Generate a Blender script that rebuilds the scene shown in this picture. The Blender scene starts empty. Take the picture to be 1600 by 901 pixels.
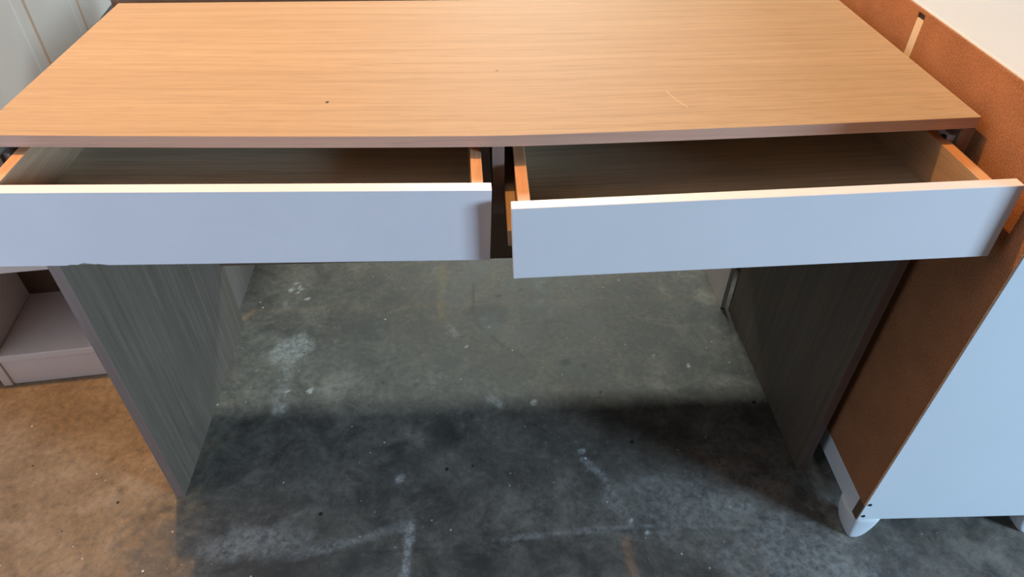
import bpy, bmesh, math, random
import numpy as np
from mathutils import Vector, Matrix, noise

random.seed(4)
scene = bpy.context.scene
COL = scene.collection

# ------------------------------------------------------------------ camera
cam_d = bpy.data.cameras.new('camera')
cam = bpy.data.objects.new('camera', cam_d)
COL.objects.link(cam)
scene.camera = cam
PIT, ROLL, YAW = math.radians(41.022), math.radians(0.704), math.radians(3.637)
fwd = Vector((math.sin(YAW) * math.cos(PIT), math.cos(YAW) * math.cos(PIT), -math.sin(PIT)))
rgt = Vector((math.cos(YAW), -math.sin(YAW), 0))
upv = rgt.cross(fwd)
r2 = rgt * math.cos(ROLL) + upv * math.sin(ROLL)
u2 = upv * math.cos(ROLL) - rgt * math.sin(ROLL)
mw = Matrix((r2, u2, -fwd)).transposed().to_4x4()
mw.translation = Vector((-0.0270, -0.7337, 1.1243))
cam.matrix_world = mw
cam_d.sensor_fit = 'HORIZONTAL'
cam_d.sensor_width = 36
cam_d.lens = 36 * 1070.55 / 1600
cam_d.clip_start = 0.02

# ------------------------------------------------------------------ light
world = bpy.data.worlds.new('world')
scene.world = world
world.use_nodes = True
world.node_tree.nodes['Background'].inputs[0].default_value = (0.62, 0.72, 0.85, 1)
world.node_tree.nodes['Background'].inputs[1].default_value = 0.03

scene.view_settings.view_transform = 'Standard'
scene.view_settings.look = 'None'
scene.view_settings.gamma = 1
scene.view_settings.exposure = 0.0
scene.view_settings.use_curve_mapping = False


def area(name, loc, target, sx, sy, power, color, spread=180):
    d = bpy.data.lights.new(name, 'AREA')
    d.shape = 'RECTANGLE'
    d.size, d.size_y = sx, sy
    d.energy, d.color = power, color
    d.spread = math.radians(spread)
    o = bpy.data.objects.new(name, d)
    COL.objects.link(o)
    o.location = loc
    o.rotation_euler = (Vector(target) - Vector(loc)).to_track_quat('-Z', 'Y').to_euler()
    return o


# warm bulb under the garage ceiling, above the left end of the desk
bd = bpy.data.lights.new('warm_bulb', 'POINT')
bd.energy, bd.color, bd.shadow_soft_size = 162, (1, .52, .155), .03
bulb = bpy.data.objects.new('warm_bulb', bd)
COL.objects.link(bulb)
bulb.location = (-.69, .33, 2.7)
# daylight through the open garage door, front right
area('garage_doorway', (4.55, -2.55, 1.6), (0, 0, .6), 1.15, 1.0, 355, (.48, .73, 1))
# cool tube lamp on the ceiling behind the desk
area('ceiling_tube', (.35, 3.8, 2.65), (0, .3, .3), 1.2, .42, 138, (.82, .96, .92))

# ------------------------------------------------------------------ helpers


def link(name, me, mat=None, parent=None):
    o = bpy.data.objects.new(name, me)
    COL.objects.link(o)
    if mat:
        me.materials.append(mat)
    if parent:
        o.parent = parent
    return o


def tag(o, label=None, cat=None, group=None, kind=None):
    if label:
        o['label'] = label
    if cat:
        o['category'] = cat
    if group:
        o['group'] = group
    if kind:
        o['kind'] = kind
    return o


def empty(name, loc=(0, 0, 0), rz=0):
    o = bpy.data.objects.new(name, None)
    COL.objects.link(o)
    o.empty_display_size = .05
    o.location = loc
    o.rotation_euler = (0, 0, rz)
    return o


def finish(bm, name, mat, parent=None, bevel=0, seg=2, smooth=False):
    bmesh.ops.recalc_face_normals(bm, faces=bm.faces)
    if bevel:
        bmesh.ops.bevel(bm, geom=[e for e in bm.edges if e.calc_face_angle(0) > .5],
                        offset=bevel, segments=seg, affect='EDGES', profile=.5)
    me = bpy.data.meshes.new(name)
    bm.to_mesh(me)
    bm.free()
    if smooth:
        for p in me.polygons:
            p.use_smooth = True
    return link(name, me, mat, parent)


def add_box(bm, x0, x1, y0, y1, z0, z1):
    v = [bm.verts.new(p) for p in ((x0, y0, z0), (x1, y0, z0), (x1, y1, z0), (x0, y1, z0),
                                   (x0, y0, z1), (x1, y0, z1), (x1, y1, z1), (x0, y1, z1))]
    for f in ((0, 3, 2, 1), (4, 5, 6, 7), (0, 1, 5, 4), (1, 2, 6, 5), (2, 3, 7, 6), (3, 0, 4, 7)):
        bm.faces.new([v[i] for i in f])


def box(name, x0, x1, y0, y1, z0, z1, mat, parent=None, bevel=.0006, seg=2):
    bm = bmesh.new()
    add_box(bm, x0, x1, y0, y1, z0, z1)
    return finish(bm, name, mat, parent, bevel, seg)


def prism(name, pts, axis, a0, a1, mat, parent=None, bevel=0, smooth=False):
    """polygon pts (2D) extruded along axis 'x', 'y' or 'z' from a0 to a1"""
    bm = bmesh.new()

    def mk(p, a):
        return {'x': (a, p[0], p[1]), 'y': (p[0], a, p[1]), 'z': (p[0], p[1], a)}[axis]
    A = [bm.verts.new(mk(p, a0)) for p in pts]
    B = [bm.verts.new(mk(p, a1)) for p in pts]
    bm.faces.new(A)
    bm.faces.new(B[::-1])
    n = len(pts)
    for i in range(n):
        bm.faces.new((A[i], B[i], B[(i + 1) % n], A[(i + 1) % n]))
    return finish(bm, name, mat, parent, bevel, 2, smooth)


# ------------------------------------------------------------------ materials


class NT:
    def __init__(s, name):
        s.m = bpy.data.materials.new(name)
        s.m.use_nodes = True
        s.t = s.m.node_tree
        s.b = s.t.nodes['Principled BSDF']

    def n(s, typ, **kw):
        x = s.t.nodes.new(typ)
        for k, v in kw.items():
            if k.startswith('i_'):
                key = k[2:]
                key = int(key) if key.isdigit() else key.replace('_', ' ')
                x.inputs[key].default_value = v
            else:
                setattr(x, k, v)
        return x

    def l(s, a, b):
        s.t.links.new(a, b)

    def coord(s, scale=(1, 1, 1), kind='Object', loc=(0, 0, 0)):
        tc = s.n('ShaderNodeTexCoord')
        mp = s.n('ShaderNodeMapping')
        mp.inputs['Scale'].default_value = scale
        mp.inputs['Location'].default_value = loc
        s.l(tc.outputs[kind], mp.inputs[0])
        return mp.outputs[0]

    def noise(s, vec, scale, detail=4, rough=.6, dist=0):
        x = s.n('ShaderNodeTexNoise')
        x.inputs['Scale'].default_value = scale
        x.inputs['Detail'].default_value = detail
        x.inputs['Roughness'].default_value = rough
        x.inputs['Distortion'].default_value = dist
        s.l(vec, x.inputs['Vector'])
        return x.outputs['Fac']

    def ramp(s, fac, stops):
        x = s.n('ShaderNodeValToRGB')
        e = x.color_ramp.elements
        while len(e) < len(stops):
            e.new(.5)
        for k, (p, c) in zip(e, stops):
            k.position = p
            k.color = (c, c, c, 1) if isinstance(c, (int, float)) else (*c, 1)
        s.l(fac, x.inputs[0])
        return x.outputs[0]

    def mix(s, fac, a, b, blend='MIX'):
        x = s.n('ShaderNodeMix', data_type='RGBA', blend_type=blend)
        for sock, v in ((x.inputs[0], fac), (x.inputs[6], a), (x.inputs[7], b)):
            if hasattr(v, 'links'):
                s.l(v, sock)
            elif isinstance(v, (int, float)):
                sock.default_value = v
            else:
                sock.default_value = (*v, 1)
        return x.outputs[2]

    def bump(s, h, strength=.2, dist=.001, normal=None):
        x = s.n('ShaderNodeBump')
        x.inputs['Strength'].default_value = strength
        x.inputs['Distance'].default_value = dist
        s.l(h, x.inputs['Height'])
        if normal is not None:
            s.l(normal, x.inputs['Normal'])
        s.l(x.outputs[0], s.b.inputs['Normal'])
        return x.outputs[0]

    def col(s, c):
        if hasattr(c, 'links'):
            s.l(c, s.b.inputs['Base Color'])
        else:
            s.b.inputs['Base Color'].default_value = (*c, 1)

    def rough(s, r):
        if hasattr(r, 'links'):
            s.l(r, s.b.inputs['Roughness'])
        else:
            s.b.inputs['Roughness'].default_value = r


def wood(name, light, dark, axis, rough=.42, contrast=1.0, spec=.5, marks=()):
    """veneer: fine pores and wide cathedral figure running along one axis"""
    m = NT(name)

    def sc(along, across):
        return tuple(along if 'xyz'[i] == axis else across for i in range(3))
    fine = m.noise(m.coord(sc(5, 330)), 1, 3, .6)
    mid = m.noise(m.coord(sc(1.3, 95)), 1, 4, .6, .2)
    wide = m.noise(m.coord(sc(.9, 9)), 1, 3, .5, .6)
    w = m.n('ShaderNodeTexWave', wave_type='BANDS', bands_direction={'x': 'Y', 'y': 'X', 'z': 'X'}[axis])
    w.inputs['Scale'].default_value = 5.5
    w.inputs['Distortion'].default_value = 5
    w.inputs['Detail'].default_value = 2
    w.inputs['Detail Scale'].default_value = .8
    m.l(m.coord(sc(.55, 2.2)), w.inputs['Vector'])
    pores = m.noise(m.coord(sc(14, 620)), 1, 2, .5)
    c = m.mix(m.ramp(mid, [(.34, 0), (.68, .8)]), light, dark)
    c = m.mix(m.ramp(fine, [(.5, 0), (.8, .6 * contrast)]), c, tuple(v * .62 for v in dark))
    c = m.mix(m.ramp(pores, [(.56, 0), (.74, .55 * contrast)]), c, tuple(v * .5 for v in dark))
    c = m.mix(m.ramp(wide, [(.4, 0), (.75, .55 * contrast)]), c, tuple(v * .86 for v in dark))
    c = m.mix(m.ramp(w.outputs['Fac'], [(.86, 0), (.99, .28 * contrast)]), c, tuple(v * .78 for v in dark))
    if marks:
        geo = m.n('ShaderNodeTexCoord').outputs['Object']
        for (px, py), rad, colr, k in marks:
            d = m.n('ShaderNodeVectorMath', operation='DISTANCE')
            mp = m.n('ShaderNodeMapping')
            mp.inputs['Scale'].default_value = (1, 1, 0)
            m.l(geo, mp.inputs[0])
            m.l(mp.outputs[0], d.inputs[0])
            d.inputs[1].default_value = (px, py, 0)
            lt = m.n('ShaderNodeMath', operation='LESS_THAN')
            m.l(d.outputs['Value'], lt.inputs[0])
            lt.inputs[1].default_value = rad
            mu = m.n('ShaderNodeMath', operation='MULTIPLY')
            m.l(lt.outputs[0], mu.inputs[0])
            mu.inputs[1].default_value = k
            c = m.mix(mu.outputs[0], c, colr)
    m.col(c)
    m.rough(rough)
    m.b.inputs['Specular IOR Level'].default_value = spec
    m.bump(fine, .12, .0004)
    return m.m


OAK_L, OAK_D = (.52, .355, .215), (.465, .31, .18)
M = {}
# a dark nick and a pale curved scratch in the veneer
MARKS = [((-.212, .085), .0022, (.05, .03, .02), 1), ((-.2112, .0865), .0015, (.05, .03, .02), 1), ((.006, .173), .0022, (.2, .12, .06), .7)]
MARKS += [((.226 + .010 * t + .006 * t * t, .098 - .042 * t), .0011, (.78, .60, .42), .6) for t in [i / 12 for i in range(13)]]
M['top'] = wood('oak_veneer_top', OAK_L, OAK_D, 'x', .6, .8, .12, MARKS)
M['edge'] = wood('oak_edge_band', (.58, .37, .28), (.48, .30, .225), 'x', .45, .6)
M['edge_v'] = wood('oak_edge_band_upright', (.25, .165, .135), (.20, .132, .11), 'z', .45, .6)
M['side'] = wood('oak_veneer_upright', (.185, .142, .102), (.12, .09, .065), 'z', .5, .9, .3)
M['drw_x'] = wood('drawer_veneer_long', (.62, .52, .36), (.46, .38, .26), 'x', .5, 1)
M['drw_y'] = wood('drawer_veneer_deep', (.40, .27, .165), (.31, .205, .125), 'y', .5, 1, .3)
M['drw_top'] = wood('drawer_side_top_bulb_lit', (.80, .42, .22), (.70, .36, .18), 'y', .5, .7, .2)  # side tops carry the bulb's orange light in their colour


def lacquer(name, colr, rough=.4, mottling=.04, brush=None):
    m = NT(name)
    a = m.noise(m.coord((1, 1, 1)), 9, 4, .6)
    c = m.mix(m.ramp(a, [(.3, 0), (.7, 1)]), colr, tuple(v * (1 - mottling) for v in colr))
    sc = {None: (60, 60, 60), 'x': (4, 160, 160)}[brush]
    f = m.noise(m.coord(sc), 1, 3, .6)
    c = m.mix(m.ramp(f, [(.6, 0), (.8, .25)]), c, tuple(v * .88 for v in colr))
    m.col(c)
    m.rough(rough)
    m.bump(f, .06, .0004)
    return m.m


M['white'] = lacquer('white_lacquer_front', (.88, .81, .80), .42, .03, 'x')
M['white_b'] = lacquer('greyish_white_front', (.87, .77, .77), .42, .05, 'x')
M['cab'] = lacquer('white_lacquer_cabinet', (.80, .82, .84), .4, .02)
M['unit'] = lacquer('white_lacquer_shelf_unit', (.90, .78, .71), .5, .05)
M['pale_dark'] = wood('greyish_board', (.27, .215, .17), (.21, .165, .13), 'z', .6, .6)
M['pale'] = lacquer('pale_board', (.55, .47, .40), .55, .06)
M['wall'] = lacquer('white_painted_cladding', (.86, .86, .92), .5, .05)
M['chip'] = lacquer('bare_chipboard', (.36, .30, .22), .9, .3)
M['raw'] = lacquer('raw_board_edge', (.16, .095, .05), .85, .3)
M['batten'] = wood('pale_batten', (.80, .63, .42), (.72, .54, .34), 'z', .6, .5)
M['runner'] = lacquer('grey_plastic_runner', (.45, .45, .47), .45, .05)


def plain(name, c, rough=.6, metal=0):
    m = NT(name)
    f = m.noise(m.coord(), 40, 3)
    m.col(m.mix(m.ramp(f, [(.3, 0), (.7, 1)]), c, tuple(v * .8 for v in c)))
    m.rough(rough)
    m.b.inputs['Metallic'].default_value = metal
    return m.m


M['black'] = plain('black_plastic', (.012, .012, .016), .5)
M['dark'] = plain('dark_screw', (.02, .018, .018), .4)
M['backboard'] = plain('brown_back_panel', (.19, .105, .06), .75)


def hardboard():
    m = NT('brown_hardboard')
    v = m.coord((1, 1, 1))
    big = m.noise(v, 14, 4, .6)
    fine = m.noise(v, 420, 2, .6)
    sx = m.n('ShaderNodeSeparateXYZ')
    m.l(v, sx.inputs[0])

    def wave(sock):
        k = m.n('ShaderNodeMath', operation='MULTIPLY')
        m.l(sock, k.inputs[0])
        k.inputs[1].default_value = 2 * math.pi / .0032
        s = m.n('ShaderNodeMath', operation='SINE')
        m.l(k.outputs[0], s.inputs[0])
        return s.outputs[0]
    w = m.n('ShaderNodeMath', operation='MULTIPLY')
    m.l(wave(sx.outputs['Y']), w.inputs[0])
    m.l(wave(sx.outputs['Z']), w.inputs[1])
    g = m.n('ShaderNodeMapRange')
    m.l(w.outputs[0], g.inputs[0])
    g.inputs[1].default_value = -1
    g.inputs[2].default_value = 1
    c = m.mix(m.ramp(big, [(.35, 0), (.7, 1)]), (.46, .195, .09), (.35, .145, .066))
    c = m.mix(m.ramp(g.outputs[0], [(.2, .65), (.62, 0)]), c, (.14, .05, .02))
    c = m.mix(m.ramp(fine, [(.45, 0), (.75, .6)]), c, (.60, .31, .16))
    spots = m.noise(m.coord((1, 1, .5)), 30, 5, .7)
    c = m.mix(m.ramp(spots, [(.68, 0), (.76, .5)]), c, (.12, .045, .02))
    m.col(c)
    m.rough(.75)
    m.b.inputs['Specular IOR Level'].default_value = .06
    m.bump(g.outputs[0], .5, .0006)
    return m.m


M['hard'] = hardboard()


def concrete():
    m = NT('stained_concrete')
    v = m.coord((1, 1, 1))
    at = m.n('ShaderNodeAttribute', attribute_name='stain_and_lamplight')
    sp = m.n('ShaderNodeSeparateColor')
    m.l(at.outputs['Color'], sp.inputs[0])
    big = m.noise(v, 3.2, 6, .62, .3)
    med = m.noise(v, 13, 8, .72, .5)
    fine = m.noise(v, 75, 8, .74)
    grit = m.noise(v, 480, 3, .65)
    c = m.mix(m.ramp(big, [(.34, 0), (.66, 1)]), (0.1350, 0.1170, 0.0963), (0.2475, 0.2160, 0.1755))
    c = m.mix(m.ramp(med, [(.36, .85), (.56, 0)]), c, (0.0765, 0.0666, 0.0558))
    c = m.mix(m.ramp(med, [(.56, 0), (.72, .6)]), c, (0.3600, 0.3195, 0.2700))
    c = m.mix(m.ramp(fine, [(.34, .55), (.50, 0)]), c, (0.0765, 0.0675, 0.0576))
    c = m.mix(m.ramp(fine, [(.56, 0), (.72, .45)]), c, (0.4140, 0.3690, 0.3150))
    c = m.mix(m.ramp(grit, [(.62, 0), (.80, .45)]), c, (0.4500, 0.4140, 0.3600))
    c = m.mix(m.ramp(grit, [(.22, .5), (.38, 0)]), c, (.06, .053, .046))
    # old oil and dark patches (G), rust, brown tint and painted lamp light (B), paint and lime (R)
    k = m.n('ShaderNodeMath', operation='MULTIPLY')
    m.l(sp.outputs['Green'], k.inputs[0])
    m.l(m.ramp(med, [(.3, 1), (.75, .55)]), k.inputs[1])
    c = m.mix(k.outputs[0], c, (.045, .043, .040))
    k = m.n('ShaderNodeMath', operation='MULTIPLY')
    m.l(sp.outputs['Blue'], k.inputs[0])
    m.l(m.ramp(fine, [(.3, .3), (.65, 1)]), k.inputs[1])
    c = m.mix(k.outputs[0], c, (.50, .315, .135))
    k = m.n('ShaderNodeMath', operation='MULTIPLY')
    m.l(sp.outputs['Red'], k.inputs[0])
    m.l(m.ramp(fine, [(.38, .15), (.6, 1)]), k.inputs[1])
    c = m.mix(k.outputs[0], c, (.74, .74, .70))
    # scattered specks of paint and dark pits
    for sc, r, colr, seed in ((17, .055, (.72, .71, .66), 0), (22, .10, (.035, .032, .03), 7), (45, .10, (.55, .54, .5), 3)):
        vo = m.n('ShaderNodeTexVoronoi')
        vo.inputs['Scale'].default_value = sc
        m.l(m.coord((1, 1, 1), 'Object', (seed, seed * 2, 0)), vo.inputs['Vector'])
        th = m.n('ShaderNodeSeparateColor')
        m.l(vo.outputs['Color'], th.inputs[0])
        rr = m.n('ShaderNodeMath', operation='MULTIPLY')
        m.l(th.outputs[0], rr.inputs[0])
        rr.inputs[1].default_value = r
        lt = m.n('ShaderNodeMath', operation='LESS_THAN')
        m.l(vo.outputs['Distance'], lt.inputs[0])
        m.l(rr.outputs[0], lt.inputs[1])
        ks = m.n('ShaderNodeMath', operation='GREATER_THAN')
        m.l(th.outputs[1], ks.inputs[0])
        ks.inputs[1].default_value = .55
        mu = m.n('ShaderNodeMath', operation='MULTIPLY')
        m.l(lt.outputs[0], mu.inputs[0])
        m.l(ks.outputs[0], mu.inputs[1])
        c = m.mix(mu.outputs[0], c, colr)
    m.col(c)
    m.rough(m.ramp(med, [(.3, .5), (.7, .75)]))
    m.b.inputs['Specular IOR Level'].default_value = .3
    m.bump(fine, .16, .0008)
    return m.m


M['floor'] = concrete()

# ------------------------------------------------------------------ setting: floor


def smooth(a, b, x):
    t = np.clip((x - a) / (b - a), 0, 1)
    return t * t * (3 - 2 * t)


def build_floor():
    xs = np.concatenate([[-3, -2.2, -1.6], np.arange(-1.2, 1.2, .006), [1.6, 2.4, 3.2, 4]])
    ys = np.concatenate([[-2.4, -1.6, -.9, -.5], np.arange(-.24, .9, .006), [1.2, 1.8, 2.6, 3.6]])
    X, Y = np.meshgrid(xs, ys)
    nx, ny = len(xs), len(ys)
    co = np.stack([X, Y, np.zeros_like(X)], -1).reshape(-1, 3)
    i = np.arange(nx * ny).reshape(ny, nx)
    q = np.stack([i[:-1, :-1], i[:-1, 1:], i[1:, 1:], i[1:, :-1]], -1).reshape(-1, 4)
    me = bpy.data.meshes.new('floor')
    me.from_pydata(co.tolist(), [], q.tolist())
    x, y = co[:, 0], co[:, 1]
    # wobble so that stain edges are ragged
    wob = np.array([noise.noise((a * 22, b * 22, 0)) for a, b in zip(x, y)])
    wob2 = np.array([noise.noise((a * 60, b * 60, 5)) for a, b in zip(x, y)])
    big = np.array([noise.noise((a * 6, b * 6, 9)) for a, b in zip(x, y)])
    R, G, B = np.zeros(len(x)), np.zeros(len(x)), np.zeros(len(x))

    def seg(x0, y0, x1, y1):
        dx, dy = x1 - x0, y1 - y0
        t = np.clip(((x - x0) * dx + (y - y0) * dy) / (dx * dx + dy * dy), 0, 1)
        return np.hypot(x - x0 - t * dx, y - y0 - t * dy)

    def blob(cx, cy, r, soft, amp=.35, sx=1, sy=1):
        d = np.hypot((x - cx) / sx, (y - cy) / sy) + r * amp * wob + r * .25 * wob2
        return 1 - smooth(r * (1 - soft), r * (1 + soft), d)

    def streak(pts, w, soft=.6):
        out = np.zeros(len(x))
        for (a, b), (c, d) in zip(pts, pts[1:]):
            dd = seg(a, b, c, d) + w * .5 * wob + w * .4 * wob2
            out = np.maximum(out, 1 - smooth(w * (1 - soft), w * (1 + soft), dd))
        return out
    # lime patches, paint streaks
    R = np.maximum(R, .72 * .55 * blob(-.452, .37, .042, .25, .5))
    G = np.maximum(G, .5 * blob(-.447, .372, .012, .5))
    R = np.maximum(R, .72 * .6 * blob(-.447, .196, .012, .5))
    R = np.maximum(R, .72 * .25 * streak([(-.452, .34), (-.449, .2)], .014))
    R = np.maximum(R, .72 * .45 * streak([(-.012, .205), (.012, .185)], .007))
    R = np.maximum(R, .72 * .4 * streak([(-.085, .40), (-.10, .43)], .007))
    R = np.maximum(R, .72 * .8 * streak([(-.161, -.078), (-.172, -.25)], .008))
    R = np.maximum(R, .72 * .35 * streak([(-.161, -.078), (-.30, -.115), (-.36, -.125)], .009))
    R = np.maximum(R, .72 * .35 * streak([(.0, -.115), (.24, -.10), (.44, -.115)], .005))
    R = np.maximum(R, .72 * .5 * streak([(.165, .045), (.20, .0)], .006))
    R = np.maximum(R, .72 * .4 * streak([(.205, -.02), (.228, -.075)], .005))
    R = np.maximum(R, .72 * .4 * blob(-.43, -.10, .05, .5, .8, 1.5, .6))
    R = np.maximum(R, .72 * .4 * blob(.52, -.20, .12, .7, .9))
    R = np.maximum(R, .72 * .3 * blob(.36, -.06, .10, .9, .9, 1.4, .6))
    R = np.maximum(R, .72 * .9 * blob(-.185, .018, .007, .4))
    for px, py, r in ((-.484, .60, .004), (-.474, .585, .004), (-.466, .575, .004), (-.492, .575, .006), (-.476, .565, .004),
                      (-.447, .54, .005), (-.392, .245, .006), (.166, .064, .005), (.431, .278, .004), (.082, .191, .006),
                      (.232, -.092, .004), (.26, -.115, .004), (-.44, .245, .004), (.36, .31, .003), (-.06, .36, .003)):
        R = np.maximum(R, 1.0 * blob(px, py, r, .4, .3))
    # brown tints: a faint streak, painted lamp light, a rust blot
    B = np.maximum(B, .22 * streak([(-.120, .66), (-.118, .45)], .010))
    B = np.maximum(B, .42 * blob(-1.02, .06, .42, .2, .2))  # bulb's warm light on the left floor, painted into the colour
    B = np.maximum(B, .4 * blob(-.80, -.02, .12, .8, .6))
    # oil, and broad dark patches towards the front
    G = np.maximum(G, .5 * blob(-.005, .47, .05, .3, .5, 1, .8))
    G = np.maximum(G, .8 * blob(-.105, .115, .045, .6, .9))
    G = np.maximum(G, .7 * blob(-.185, .03, .07, .7, .9))
    G = np.maximum(G, .45 * blob(-.40, .10, .16, .6, .7, 1.3, .6))
    G = np.maximum(G, .5 * blob(-.35, -.19, .14, .5, .8, 1.6, .5))
    G = np.maximum(G, .5 * blob(.02, -.18, .14, .4, .8, 1.5, .45))
    for px, py, r in ((.02, .53, .010), (.075, .55, .006), (-.17, .25, .005), (.16, .30, .010), (.20, .29, .007), (-.70, .02, .010),
                      (-.73, .05, .02), (-.88, -.02, .018)):
        G = np.maximum(G, .8 * blob(px, py, r, .5))
    G = np.maximum(G, .7 * streak([(-.04, .58), (-.045, .45), (.02, .36), (.07, .32)], .0028))
    G = np.maximum(G, .55 * streak([(-.56, -.06), (-.30, -.128), (.0, -.122), (.24, -.105), (.47, -.122)], .003))
    G = np.maximum(G, .18 * smooth(-.1, .4, big))
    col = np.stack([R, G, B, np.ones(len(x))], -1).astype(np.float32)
    ca = me.color_attributes.new('stain_and_lamplight', 'FLOAT_COLOR', 'POINT')
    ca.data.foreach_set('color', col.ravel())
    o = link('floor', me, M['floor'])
    tag(o, kind='structure')
    return o


build_floor()

# ------------------------------------------------------------------ setting: wall with pressed grooves
WA = math.radians(6.2)


def build_wall():
    prof = [(-1.2, 0)]
    g = []
    s = -.87
    for s0, s1 in ((-.85, -.78), (-.52, -.45), (-.19, -.12), (.14, .21), (.47, .54), (.806, .884), (1.136, 1.20), (1.47, 1.54), (1.80, 1.87)):
        prof += [(s0, 0), (s0 + .020, -.0035), (s1 - .008, -.0035), (s1, 0)]
    prof += [(2.6, 0), (2.6, -.06), (-1.2, -.06)]
    # local: x = out of the wall, y = along it
    pts = [(b, a) for a, b in prof]
    o = prism('wall_left', pts, 'z', 0, 2.7, M['wall'])
    o.location = (-1.09, .288, 0)
    o.rotation_euler = (0, 0, WA)
    tag(o, kind='structure')


build_wall()

# ------------------------------------------------------------------ desk
T = .0148
DEPTH = .437
XL0, XL1, XR0, XR1 = -.5955, -.5795, .5744, .5903


def sag(x, y):
    return .7393 - .0130 * (1 - min(1, abs(x / .593)) ** 1.35) * max(0, 1 - y / DEPTH)


desk = empty('desk')
tag(desk, 'oak veneer writing desk with two white drawers pulled open', 'desk')


def sag_panel(name, x0, x1, y0, y1, dz0, dz1, mat, nx=40, ny=10):
    bm = bmesh.new()
    g = {}
    for k, dz in ((0, dz0), (1, dz1)):
        for i in range(nx + 1):
            for j in range(ny + 1):
                x = x0 + (x1 - x0) * i / nx
                y = y0 + (y1 - y0) * j / ny
                g[k, i, j] = bm.verts.new((x, y, sag(x, y) + dz))
    for i in range(nx):
        for j in range(ny):
            for k in (0, 1):
                bm.faces.new([g[k, i, j], g[k, i + 1, j], g[k, i + 1, j + 1], g[k, i, j + 1]])
    for i in range(nx):
        for j in (0, ny):
            bm.faces.new([g[0, i, j], g[0, i + 1, j], g[1, i + 1, j], g[1, i, j]])
    for j in range(ny):
        for i in (0, nx):
            bm.faces.new([g[0, i, j], g[0, i, j + 1], g[1, i, j + 1], g[1, i, j]])
    return finish(bm, name, mat, desk)


sag_panel('tabletop', XL0, XR1, .0006, DEPTH, -T, 0, M['top'])
e = sag_panel('edge_band', XL0, XR1, 0, .0006, -T, -.0002, M['edge'], 40, 1)
e['label'] = 'greyish brown veneer band on the front edge of the top'

for x0, x1, lab in ((XL0, XL1, None), (XR0, XR1, None)):
    p = box('side_panel', x0, x1, .0006, .4556, 0, .7235, M['side'], desk)
    b = box('edge_band', x0, x1, 0, .0006, 0, .7235, M['edge_v'], p, 0)
    b['label'] = 'brown veneer band on the front edge of the side panel'
dv = box('divider', -.0062, .0086, .004, .42, .612, .7115, M['side'], desk)
box('edge_band', -.0062, .0086, .0034, .004, .612, .7115, M['edge_v'], dv, 0)
bp = box('back_panel', XL1, XR0, .4378, .4552, .191, .7330, M['backboard'], desk)
bp['label'] = 'brown board closing the back of the desk'
for sx in (-1, 1):
    x0 = XL1 if sx < 0 else XR0 - .008
    r = box('drawer_runner', x0, x0 + .008, .006, .40, .694, .712, M['runner'], desk)
    bm = bmesh.new()
    bmesh.ops.create_cone(bm, cap_ends=True, segments=12, radius1=.0042, radius2=.003, depth=.004,
                          matrix=Matrix.Translation((x0 + (.009 if sx < 0 else -.001), .0135, .705)) @ Matrix.Rotation(math.pi / 2, 4, 'Y'))
    finish(bm, 'screw', M['dark'], r)


def rot3(ya, pi_, ro):
    return (Matrix.Rotation(ya, 3, 'Z') @ Matrix.Rotation(ro, 3, 'Y') @ Matrix.Rotation(pi_, 3, 'X')).to_4x4()


FH, FT = .0986, .016


def make_drawer(origin, ya, pi_, ro, x0, x1, sl, sr, left, lab):
    """local frame: x along the front, y into the desk, origin on the top front edge"""
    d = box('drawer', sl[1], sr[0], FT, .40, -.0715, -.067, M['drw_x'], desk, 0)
    d.matrix_world = Matrix.Translation(origin) @ rot3(ya, pi_, ro)
    d['label'] = lab
    # front: white board, with a chewed lower edge on the left one
    if left:
        pts = [(x0, 0), (x0, -FH), (-.487, -FH), (-.482, -FH + .0012), (-.474, -FH + .001), (-.471, -FH + .0024), (-.466, -FH + .0034), (-.463, -FH + .0026),
               (-.459, -FH + .0022), (-.455, -FH + .0014), (-.452, -FH + .0019), (-.446, -FH + .001), (-.441, -FH), (x1, -FH), (x1, 0)]
        f = prism('drawer_front', pts, 'y', 0, FT, M['white_b'], d)
        c = box('chipped_edge', -.487, -.441, .0012, FT - .002, -FH + .0004, -FH + .0045, M['chip'], d, 0)
        c['label'] = 'bare patch where the lower edge is chipped'
    else:
        f = box('drawer_front', x0, x1, 0, FT, -FH, 0, M['white'], d, .0007)
    f['label'] = 'white drawer front'
    for a, b in (sl, sr):
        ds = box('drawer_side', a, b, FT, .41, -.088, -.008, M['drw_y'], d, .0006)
        ds.data.materials.append(M['drw_top'])          # top edge coloured orange as lit by the bulb
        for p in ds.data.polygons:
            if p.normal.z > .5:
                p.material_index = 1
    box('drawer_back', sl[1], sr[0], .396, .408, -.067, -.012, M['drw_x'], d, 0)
    if not left:
        s = box('drawer_rail', -.0045, .0078, FT, .24, -.062, -.040, M['drw_y'], d, .0006)
        s['label'] = 'wooden rail along the outside of the drawer'
    return d


make_drawer((-.0097, -.0867, .7057), .0184, .0023, .0319, -.576, 0, (-.551, -.5375), (-.0217, -.0083), True,
            'left drawer, pulled out a little, front chipped at its lower edge')
make_drawer((.0107, -.1115, .6972), -.0100, -.0168, -.0330, 0, .5721, (.0083, .0228), (.5405, .555), False,
            'right drawer, pulled out further and sitting crooked')

# ------------------------------------------------------------------ cabinet on the right, its back towards the desk
CY = -.0225
cab = empty('white_cabinet', (.605, -.1411, 0), CY)
tag(cab, 'white cabinet with brown hardboard back turned to the right end of the desk', 'cabinet')
CH, CL, CD = .7926, 1.05, .352
HB = .0035
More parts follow.
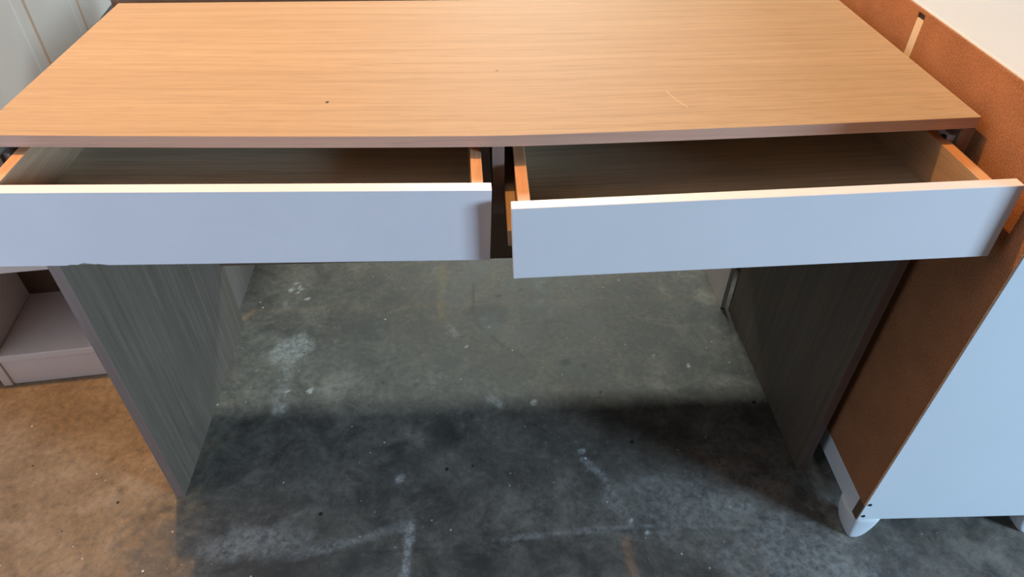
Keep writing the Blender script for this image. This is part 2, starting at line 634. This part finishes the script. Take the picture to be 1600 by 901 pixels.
# local: y along the hardboard (away from the camera), x into the cabinet
box('side_panel', HB, CD, 0, .016, .0590, CH - .0165, M['cab'], cab, .0008)
box('side_panel', HB, CD, CL - .016, CL, .0590, CH - .0165, M['cab'], cab, .0008)
box('top_panel', HB - .0005, CD + .004, 0, CL, CH - .016, CH, M['cab'], cab, .001)
box('front_panel', CD - .018, CD, .016, CL - .016, .07, CH - .0165, M['cab'], cab, 0)
box('base_panel', HB + .012, CD - .018, .016, CL - .016, .085, .10, M['cab'], cab, 0)
G0, G1 = .355, .373
for y0, y1 in ((.0004, G0), (G1, CL)):
    h = box('back_sheet', 0, HB - .0004, y0, y1, .1025, CH - .0075, M['hard'], cab, .0003, 1)
    h['label'] = 'brown hardboard back sheet with a mesh grain'
rim = box('back_rim', -.0002, HB - .0002, .0004, CL, CH - .0075, CH - .0028, M['hard'], cab, .0006, 2)
rim['label'] = 'frayed upper edge of the hardboard back'
re_ = box('raw_edge', .0012, HB, .0002, .016, .0592, .1025, M['raw'], cab, .0003)
re_['label'] = 'dark raw edge at the foot of the side panel'
bt = box('batten', .0004, .0034, G0, G1, .09, .7775, M['batten'], cab, .0004)
bt['label'] = 'pale wooden batten between the two hardboard sheets'
box('batten_gap', .0022, .0034, G0, G1, .7775, CH - .0075, M['dark'], cab, 0)
box('plinth', HB + .0005, .0185, .0165, CL - .03, .050, .107, M['cab'], cab, .0008)


def foot(yc, xc, fx, fy):
    """rounded bracket foot: a loft that narrows towards the floor"""
    bm = bmesh.new()
    rings = []
    N = 28
    prof = ((0, .40), (.0015, .50), (.005, .60), (.012, .73), (.022, .85), (.034, .94), (.047, .99), (.0585, 1.0))
    for z, k in prof:
        ring = []
        for i in range(N):
            a = 2 * math.pi * i / N
            c, s = math.cos(a), math.sin(a)
            # superellipse plan
            px = math.copysign(abs(c) ** .45, c)
            py = math.copysign(abs(s) ** .45, s)
            # the outer sides stay close to the cabinet's faces, the inner sides sweep in
            wx = .027 * k
            wy = .030 * (.45 + .55 * k)
            ox = -(.027 - wx) * .45 * fx
            oy = -(.030 - wy) * .95 * fy
            ring.append(bm.verts.new((xc + ox + px * wx, yc + oy + py * wy, z)))
        rings.append(ring)
    for A, B in zip(rings, rings[1:]):
        for i in range(N):
            bm.faces.new((A[i], A[(i + 1) % N], B[(i + 1) % N], B[i]))
    bm.faces.new(rings[0][::-1])
    bm.faces.new(rings[-1])
    return finish(bm, 'foot', M['cab'], cab, 0, smooth=True)


for xc, fx in ((.0255, 1), (CD - .026, -1)):
    for yc, fy in ((.030, 1), (CL - .030, -1)):
        foot(yc, xc, fx, fy)
for x, z in ((.0102, .105), (.0107, .0705)):
    bm = bmesh.new()
    bmesh.ops.create_cone(bm, cap_ends=True, segments=16, radius1=.0034, radius2=.0028, depth=.002,
                          matrix=Matrix.Translation((x, -.0002, z)) @ Matrix.Rotation(math.pi / 2, 4, 'X'))
    finish(bm, 'screw', M['dark'], cab)

# ------------------------------------------------------------------ low shelf unit behind the left end of the desk
un = empty('shelf_unit', (-1.042, .288, 0), WA)
tag(un, 'low white open shelf unit on a plinth, left of the desk by the wall', 'shelf')
UW, UD, UH = .425, .212, .37
box('side_panel', 0, .018, 0, UD, 0, UH - .018, M['unit'], un, .0012)
box('side_panel', UW - .018, UW, 0, UD, 0, UH - .018, M['unit'], un, .0012)
box('plinth', .0188, UW - .0188, .004, .022, .0, .066, M['unit'], un, .001)
box('shelf', .0185, UW - .0185, .0005, UD - .01, .067, .085, M['unit'], un, .003, 3)
bb = box('back_panel', .018, UW - .018, .20, .205, .085, UH - .018, M['backboard'], un, 0)
bb['label'] = 'brown back board inside the open compartment'
box('drawer_front', .019, UW - .019, -.001, .016, .296, UH - .0185, M['unit'], un, .0015)
box('top_panel', -.004, UW + .004, -.006, UD, UH - .018, UH, M['unit'], un, .0015)
bm = bmesh.new()
bmesh.ops.create_cone(bm, cap_ends=True, segments=12, radius1=.003, radius2=.003, depth=.001,
                      matrix=Matrix.Translation((.0183, .06, .118)) @ Matrix.Rotation(math.pi / 2, 4, 'Y'))
finish(bm, 'peg_hole', M['dark'], un)

# ------------------------------------------------------------------ brown-topped table directly behind the desk
tb = empty('side_table', (-.02, .68, 0))
tag(tb, 'brown topped table with pale side boards, close behind the desk', 'table')
t_ = box('tabletop', -.597, .5895, -.2225, .01, .722, .741, M['backboard'], tb, .001)
for x0, x1 in ((-.596, -.583), (.5762, .5875)):
    q = box('side_board', x0, x1, -.2195, .005, 0, .7218, M['pale'] if x0 > 0 else M['pale_dark'], tb, .001)
    q['label'] = 'pale upright side board'

# ------------------------------------------------------------------ black box by the wall behind the desk, with an added shade block
bx = empty('storage_box', (-.90, 1.40, 0), WA)
tag(bx, 'black storage box by the white wall, behind the back left corner of the desk', 'box')
bm = bmesh.new()
add_box(bm, -.14, .40, -.36, .02, 0, .43)
finish(bm, 'lower_body', M['black'], bx, .008, 3)
bm = bmesh.new()
add_box(bm, -.146, .406, -.366, .018, .4302, .455)
finish(bm, 'lid', M['black'], bx, .006, 3)
bm = bmesh.new()
add_box(bm, -.03, .42, .022, .50, 0, .70)
finish(bm, 'added_shade_block', M['black'], bx, .008, 3)  # unseen taller block, added to cast shade on the lower wall
